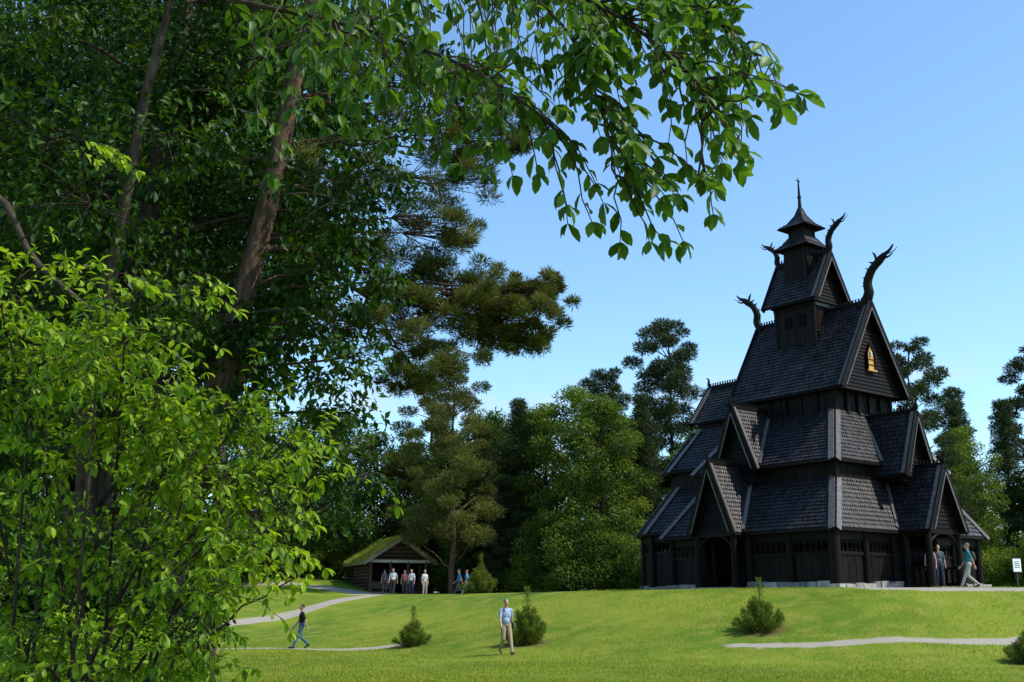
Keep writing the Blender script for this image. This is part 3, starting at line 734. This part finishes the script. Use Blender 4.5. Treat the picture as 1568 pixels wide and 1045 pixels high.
# bright shrub lower left ------------------------------------------------------
rng=np.random.default_rng(88); g=G()
base=np.array([-3.7,9.3,0.]); 
tgt=[(-3.7,3.3),(-3.05,3.45),(-3.45,3.65),(-2.75,3.15),(-3.55,2.7),(-2.9,2.6),(-2.45,2.75),(-2.15,2.55),(-3.4,2.0),(-2.85,2.0),(-2.4,2.15),(-2.2,1.75),(-3.6,1.3),(-2.9,1.25),(-2.45,1.35),(-3.0,3.75),(-4.1,3.1),(-4.2,2.3),(-4.1,1.5),(-3.1,3.1),(-2.35,1.0),(-3.3,.8),(-2.65,2.95),(-3.9,3.7),(-2.25,2.15),(-4.0,4.0),(-2.3,.6),(-2.7,.5),(-3.8,.5),(-3.2,.4),(-2.2,3.05),(-1.85,2.85),(-1.6,2.75)]
for x,z in tgt:
    c=np.array([x,8.6+rng.normal()*.45,z])
    st=base+rng.normal(size=3)*[.4,.3,0]; mid=(st+c)/2+[0,0,.35]
    pth=curve_pts([st,mid,c],10); tube(g,pth,np.linspace(.018,.006,10),6,0)
    cb_=.55+rng.normal()*.12
    for i in range(32 if x<-1.9 else 14):
        e=c+rng.normal(size=3)*[.26,.38,.25]; s=c+(e-c)*.25+rng.normal(size=3)*.05
        spray(g,s,e,6,.092,asp=.46,whorl=5,r0=.004,tb=cb_,droop=.12)
for x,y,z in [(-3.25,8.5,5.25),(-2.3,8.5,4.05),(-2.9,8.5,4.15),(-1.85,8.6,1.95),(-1.65,8.7,1.88),(-1.7,8.6,2.3)]:
    for i in range(6):
        e=np.array([x,y,z])+rng.normal(size=3)*[.14,.15,.06]; spray(g,e-[.25,0,-.1],e,5,.095,asp=.46,r0=.004,tb=.8)
    branch(g,(x-.9,y+.3,z-.6),(x,y,z),.012,.005,0,.05)
g.obj('maple_shrub',[M_bark,M_leaf_shrub])
protos['us']=decid(91,3.0,1.7,.05,34,420,.12,M_bark,M_leaf_dark,'hazel',kind='mid',trunk_r=.05,csz=.25)
protos['us2']=decid(92,2.2,1.4,.05,30,380,.11,M_bark,M_leaf_shrub,'hazel2',kind='mid',trunk_r=.05,csz=.25)
for x,y,s,k in[(-5.8,13.5,.8,'us'),(-5.1,14,.7,'us'),(-3.9,12.4,.5,'us2'),(-7.6,16,.9,'us'),(-9.8,21,1.0,'us'),(-4.6,11.5,.55,'us2'),(-5.3,15.6,.7,'us')]: place(k,'hazel_shrub',x,y,s)

# young pines on the lawn ----------------------------------------------------------
for bi,(bx,by,bh,br) in enumerate(BUSH):
    rng=np.random.default_rng(200+bi); g=G()
    for i in range(26):
        a=i*2.4; rr=br*(.15+.85*(i/26.0))*(.8+.35*rng.random()); h=bh*(.80-.62*rr/br)*(.85+.35*rng.random())
        if i==0: rr=0;h=bh*1.12
        h=max(h,.16*bh)
        tip=np.array([rr*math.cos(a),rr*math.sin(a),h]); pth=curve_pts([(0,0,.02),(tip[0]*.65,tip[1]*.65,h*.42),tip],8)
        tube(g,pth,np.linspace(.03,.006,8),6,0)
        n=430; u=.2+.8*rng.random(n); ii=(u*7).astype(int).clip(0,6); f=(u*7-ii)[:,None]
        P=pth[ii]*(1-f)+pth[ii+1]*f+rng.normal(size=(n,3))*.06*(1.25-u)[:,None]*2
        tn=nrm(pth[ii+1]-pth[ii]); D=nrm(tn*.7+rdir(n)*.8+[0,0,.25]); LL=.11*(.7+.6*rng.random(n))*(bh/1.4)
        leaves(g,P,D,rdir(n),LL,LL*.16,np.clip(.15+.6*u+.2*rng.normal(size=n),0,1),'far',1)
    g.obj('young_pine',[M_pbark,M_needle3],None,(bx,by,hz(bx,by)-.03))

# ---------------------------------------------------------------- people
def sphere_pts(c,r,n=10,m=14):
    V=[];F=[]
    for i in range(n+1):
        th=math.pi*i/n
        for j in range(m):
            ph=2*math.pi*j/m
            V.append((c[0]+r[0]*math.sin(th)*math.cos(ph),c[1]+r[1]*math.sin(th)*math.sin(ph),c[2]+r[2]*math.cos(th)))
    for i in range(n):
        for j in range(m):
            a=i*m+j;b=i*m+(j+1)%m;F.append((a,a+m,b+m,b))
    return V,np.array(F)
pm_cache={}
def cloth(rgb,kind='c'):
    k=(rgb,kind)
    if k not in pm_cache: pm_cache[k]=simple('fabric_%d'%len(pm_cache) if kind=='c' else kind,tuple(x*.85 for x in rgb),tuple(min(1,x*1.1) for x in rgb),.8 if kind=='c' else .5,.2,30,tintmix=False)
    return pm_cache[k]
def person(x,y,face,h=1.75,pose='walk',shirt=(.3,.3,.3),trous=(.05,.06,.1),hair=(.05,.03,.02),skin=(.50,.29,.20),shoes=(.03,.03,.03),long_hair=False,bag=None,vox=.012,name='walking_man',z=None,female=False,short_sleeve=True,swing=1,arm=None):
    prim=[]
    def cap(a,b,ra,rb,tag): prim.append(('c',np.array(a,float),np.array(b,float),ra,rb,tag))
    def ell(c,r,tag): prim.append(('e',np.array(c,float),np.array(r,float),0,0,tag))
    SK,SH,TR,HA,SO,BG=0,1,2,3,4,5
    w=.92 if female else 1
    if pose=='walk':
        hp=.90
        legs=[(-1,(-.10,.17,.50),(-.09,.33,.10),(-.10,.49,.055)),(1,(.10,.05,.48),(.09,-.30,.17),(.09,-.16,.045))]
    else:
        hp=.92
        legs=[(-1,(-.11,.03,.50),(-.12,-.02,.09),(-.15,.14,.04)),(1,(.11,.04,.50),(.12,.0,.09),(.16,.15,.04))]
    for sg,kn,an,to in legs:
        hi=(sg*.095,0,hp)
        cap(hi,kn,.098*w,.064,TR);cap(kn,an,.066,.050,TR)
        heel=(an[0],an[1]-.03,max(.045,an[2]-.05))
        cap(heel,to,.044,.036,SO);cap(an,heel,.045,.042,SO)
    ell((0,0,hp+.04),(.168*w,.118,.125),TR)
    ell((0,.0,hp+.20),(.150*w,.112,.17),SH);ell((0,.005,hp+.36),(.178*w,.118,.19),SH)
    if not female: ell((0,.045,hp+.15),(.13,.10,.13),SH)
    else: ell((0,.06,hp+.37),(.13,.075,.08),SH)
    st=hp+.50
    cap((-.135*w,0,st-.01),(.135*w,0,st-.01),.068,.068,SH)
    cap((0,-.005,st),(0,.012,st+.12),.058,.053,SK)
    hc=np.array([0,.02,st+.225]); 
    ell(hc,(.076,.094,.112),SK); ell(hc+[0,.035,-.07],(.05,.055,.045),SK)
    cap(hc+[0,.088,.02],hc+[0,.112,-.022],.012,.016,SK)
    for sg in(-1,1): ell(hc+[sg*.078,-.005,-.005],(.012,.02,.03),SK)
    ell(hc+[0,-.022,.035],(.083,.094,.096),HA)
    if long_hair: ell(hc+[0,-.06,-.06],(.08,.06,.13),HA)
    for sg in(-1,1):
        sw=swing*(sg if pose=='walk' else .0)
        so=np.array([sg*.178*w,0,st-.03])
        if arm and sg in arm: el,wr=[np.array(q,float) for q in arm[sg]]
        else:
            el=so+np.array([sg*.055,.09*sw-.02,-.28]); wr=el+np.array([sg*.01,.13*sw+.06,-.23])
        mid=so+(el-so)*.75
        cap(so,mid,.060,.052,SH);
        if short_sleeve: cap(mid,el,.043,.040,SK);cap(el,wr,.040,.027,SK)
        else: cap(mid,el,.05,.046,SH);cap(el,wr,.045,.034,SH)
        d=nrm(wr-el)
        fw=nrm(np.array([0,1,0])-d*d[1])
        cap(wr,wr+d*.075,.026,.030,SK); cap(wr+d*.05-fw*.022,wr+d*.05+fw*.022,.022,.022,SK)
        inn=-sg*np.array([1,0,0.])
        for k,(o,ln) in enumerate(((.030,.070),(.010,.082),(-.010,.076),(-.030,.058))):
            b=wr+d*.085+fw*o; mm=b+d*ln*.5; e=mm+d*ln*.4+inn*ln*.35
            cap(b,mm,.0100,.0092,SK);cap(mm,e,.0092,.0085,SK)
        b=wr+d*.03+fw*.03; mm=b+fw*.028+d*.028; e=mm+d*.034+inn*.008
        cap(b,mm,.0115,.010,SK);cap(mm,e,.010,.009,SK)
    if bag=='shoulder':
        cap((.10,.09,st+.02),(-.15,.10,hp+.12),.014,.014,BG);cap((.10,-.09,st+.02),(-.17,-.06,hp+.10),.014,.014,BG);cap((.10,.09,st+.03),(.10,-.09,st+.03),.014,.014,BG)
        ell((-.215,.02,hp+.0),(.05,.13,.12),BG)
    if bag=='back':
        ell((0,-.19,hp+.32),(.13,.09,.20),BG)
        for sg in(-1,1): cap((sg*.10,.10,hp+.30),(sg*.10,.03,st+.05),.016,.016,BG);cap((sg*.10,.03,st+.05),(sg*.09,-.14,st-.02),.016,.016,BG)
    g=G()
    for ty,a,b,ra,rb,tag in prim:
        if ty=='e':
            V,F=sphere_pts(a,b); g.add(V,F)
        else:
            d=b-a;L=np.linalg.norm(d);dd=d/max(L,1e-6)
            n=6;pts=[];rd=[]
            for k in range(n): an=math.pi/2*(k/n);pts.append(a-dd*ra*math.cos(an));rd.append(max(1e-3,ra*math.sin(an)))
            pts.append(a);rd.append(ra);pts.append(b);rd.append(rb)
            for k in range(1,n+1): an=math.pi/2*(k/n);pts.append(b+dd*rb*math.sin(an));rd.append(max(1e-3,rb*math.cos(an)))
            P=np.array(pts);ref=np.array([1,0,0.]) if abs(dd[0])<.8 else np.array([0,1,0.]);s=nrm(np.cross(dd,ref));u=np.cross(dd,s)
            sd_=10;ang=np.arange(sd_)*2*math.pi/sd_
            V=np.concatenate([p+np.outer(np.cos(ang)*r,s)+np.outer(np.sin(ang)*r,u) for p,r in zip(P,rd)])
            F=[(i*sd_+k,i*sd_+(k+1)%sd_,(i+1)*sd_+(k+1)%sd_,(i+1)*sd_+k) for i in range(len(P)-1) for k in range(sd_)]
            g.add(V,F+[tuple(range(sd_))[::-1],tuple(range(len(V)-sd_,len(V)))])
    tmp=bpy.data.objects.new('tmp',g.mesh('tmp',[])); scene.collection.objects.link(tmp)
    md=tmp.modifiers.new('r','REMESH');md.mode='VOXEL';md.voxel_size=vox;md.use_smooth_shade=True
    ms=tmp.modifiers.new('s','SMOOTH');ms.factor=.4;ms.iterations=1
    dg=bpy.context.evaluated_depsgraph_get(); me=bpy.data.meshes.new_from_object(tmp.evaluated_get(dg))
    om=tmp.data; bpy.data.objects.remove(tmp); bpy.data.meshes.remove(om)
    n=len(me.polygons);C=np.zeros(n*3,dtype=np.float32);me.polygons.foreach_get('center',C);C=C.reshape(-1,3).astype(float)
    best=np.full(n,1e9);tag=np.zeros(n,int)
    for ty,a,b,ra,rb,tg_ in prim:
        if ty=='e':
            d=(np.linalg.norm((C-a)/b,axis=1)-1)*min(b)
        else:
            ab=b-a;t=np.clip(((C-a)@ab)/max(ab@ab,1e-9),0,1);d=np.linalg.norm(C-a-t[:,None]*ab,axis=1)-(ra+(rb-ra)*t)
        k=d<best;best[k]=d[k];tag[k]=tg_
    fc=(tag==HA)&(C[:,1]>hc[1]+.035)&(C[:,2]<hc[2]+.055); tag[fc]=SK
    me.materials.clear()
    mats=[cloth(skin,'skin'),cloth(shirt),cloth(trous),cloth(hair,'hair'),cloth(shoes,'leather'),cloth((.05,.04,.035),'bag')]
    for mm in mats: me.materials.append(mm)
    me.polygons.foreach_set('material_index',tag.astype(np.int32)); me.polygons.foreach_set('use_smooth',np.ones(n,bool))
    e=empty(name,(x,y,(hz(x,y) if z is None else z)),face); e.scale=(h/1.76,)*3
    b=bpy.data.objects.new('body',me); scene.collection.objects.link(b); b.parent=e
    g=G()
    for sg in(-1,1):
        V,F=sphere_pts(hc+[sg*.030,.086,.008],(.013,.008,.008),6,8);g.add(V,F,0,.5,True)
        V,F=sphere_pts(hc+[sg*.030,.0935,.008],(.006,.003,.006),6,8);g.add(V,F,1,.5,True)
        beam(g,hc+[sg*.016,.092,.028],hc+[sg*.044,.084,.03],.006,.006,mat=1)
    V,F=sphere_pts(hc+[0,.090,-.052],(.022,.006,.006),6,8);g.add(V,F,2,.5,True)
    g.obj('face',[M_white,M_black,cloth((.4,.12,.10),'lips')],e)
    return e
person(-.2,37.6,math.radians(200),1.80,'walk',(.34,.41,.56),(.34,.26,.17),(.18,.16,.14),bag='shoulder',vox=.0095,name='walking_man',shoes=(.12,.08,.05))
person(-8.45,45.6,math.radians(110),1.74,'walk',(.012,.012,.014),(.05,.10,.19),(.06,.035,.02),vox=.011,name='walking_woman',female=True,bag=None)
person(18.35,45.0,math.radians(75),1.80,'walk',(.03,.22,.25),(.44,.42,.36),(.20,.14,.09),bag='back',vox=.0095,name='walking_man')
person(17.35,46.4,math.radians(150),1.66,'stand',(.52,.30,.30),(.10,.09,.10),(.12,.06,.03),vox=.011,name='standing_woman',female=True,long_hair=True,z=2.45,short_sleeve=False)
person(17.75,46.55,math.radians(170),1.72,'stand',(.10,.11,.13),(.05,.06,.10),(.05,.03,.02),vox=.014,name='standing_man',z=2.45)
person(-7.95,75.2,math.radians(175),1.75,'walk',(.58,.58,.58),(.03,.03,.035),(.04,.025,.02),vox=.014,name='walking_man',swing=1)
person(-8.7,76.8,math.radians(20),1.68,'stand',(.10,.10,.12),(.06,.06,.07),(.05,.03,.02),vox=.014,name='standing_woman',female=True)
person(-6.75,75.6,math.radians(150),1.74,'stand',(.60,.60,.60),(.04,.05,.08),(.05,.03,.02),vox=.014,name='standing_man')
person(-5.85,75.4,math.radians(210),1.70,'stand',(.60,.60,.58),(.36,.32,.26),(.30,.22,.12),vox=.014,name='standing_woman',female=True)
person(-7.35,77.0,math.radians(180),1.70,'stand',(.35,.10,.10),(.05,.05,.05),(.05,.03,.02),vox=.014,name='standing_man')
person(-3.55,75.5,math.radians(100),1.72,'walk',(.05,.14,.42),(.07,.07,.08),(.06,.04,.03),vox=.014,name='walking_man')
person(-3.0,75.0,math.radians(80),1.66,'walk',(.10,.25,.5),(.30,.27,.22),(.2,.13,.07),vox=.014,name='walking_woman',female=True)

# ---------------------------------------------------------------- signs, fence
sx,sy=19.75,43.9
e=empty('information_sign',(sx,sy,hz(sx,sy)),math.radians(20)); g=G()
beam(g,(0,0,0),(0,0,.95),.07,.07,up=(0,1,0),mat=1);beam(g,(0,-.05,.62),(0,-.05,1.12),.38,.04,up=(0,1,0),mat=0)
beam(g,(-.21,-.055,.6),(.21,-.055,.6),.05,.03,mat=1);beam(g,(-.21,-.055,1.14),(.21,-.055,1.14),.05,.03,mat=1)
for z in(1.0,.93,.86,.79): beam(g,(-.13,-.078,z),(.12,-.078,z),.006,.018,mat=1)
g.obj('panel_and_post',[M_white,M_darkmetal],e)
e=empty('low_fence',(0,0,0)); g=G()
pts=[(19.6,42.9),(20.9,43.1),(22.2,43.3),(23.5,43.5),(24.8,43.8)]
for a,b in pts: tube(g,[(a,b,hz(a,b)-.1),(a,b,hz(a,b)+.62)],.055,8,0)
for (a,b),(c_,d_) in zip(pts[:-1],pts[1:]):
    for z in(.54,.26): beam(g,(a,b,hz(a,b)+z),(c_,d_,hz(c_,d_)+z),.06,.09)
g.obj('posts_and_rails',[M_tar],e)

# ---------------------------------------------------------------- light, sky, camera
E=math.radians(52); S=Vector((math.cos(E)*.965,-math.cos(E)*.26,math.sin(E)))
ld=bpy.data.lights.new('sun','SUN'); ld.energy=5.0; ld.angle=math.radians(.5); ld.color=(1,.955,.86)
lo=bpy.data.objects.new('sun',ld); scene.collection.objects.link(lo); lo.rotation_euler=S.to_track_quat('Z','Y').to_euler()
w=bpy.data.worlds.new('World'); scene.world=w; w.use_nodes=True; nt=w.node_tree
bg=nt.nodes['Background']; sk=nt.nodes.new('ShaderNodeTexSky'); sk.sky_type='NISHITA'; sk.sun_disc=False
sk.sun_elevation=E; sk.sun_rotation=math.atan2(S.x,S.y); sk.air_density=1.0;sk.dust_density=.3;sk.ozone_density=1.5
mm=nt.nodes.new('ShaderNodeMix'); mm.data_type='RGBA'; mm.blend_type='MULTIPLY'; mm.inputs[0].default_value=1
nt.links.new(sk.outputs[0],mm.inputs[6]); mm.inputs[7].default_value=(1.30,1.60,1.72,1); mm.clamp_result=False
tc=nt.nodes.new('ShaderNodeTexCoord'); mp=nt.nodes.new('ShaderNodeMapping'); mp.inputs['Scale'].default_value=(4,4,14); nt.links.new(tc.outputs['Generated'],mp.inputs['Vector'])
cn=noise(nt,1.6,6,mp.outputs['Vector'],.6); cr_=ramp(nt,cn,.50,.66)
sp=nt.nodes.new('ShaderNodeSeparateXYZ'); nt.links.new(tc.outputs['Generated'],sp.inputs[0]); em=ramp(nt,sp.outputs['Z'],.22,.13)
ml=nt.nodes.new('ShaderNodeMath'); ml.operation='MULTIPLY'; nt.links.new(cr_,ml.inputs[0]); nt.links.new(em,ml.inputs[1])
fin=mixc(nt,ml.outputs[0],mm.outputs[2],(5.2,5.5,5.9))
nt.links.new(fin,bg.inputs[0]); bg.inputs[1].default_value=.15
cd=bpy.data.cameras.new('cam'); cd.sensor_width=36; cd.lens=38.6; cd.clip_end=5000; cd.clip_start=.1
co_=bpy.data.objects.new('camera',cd); scene.collection.objects.link(co_); co_.location=(0,0,1.65); co_.rotation_euler=(math.radians(90+13.6),0,0)
scene.camera=co_
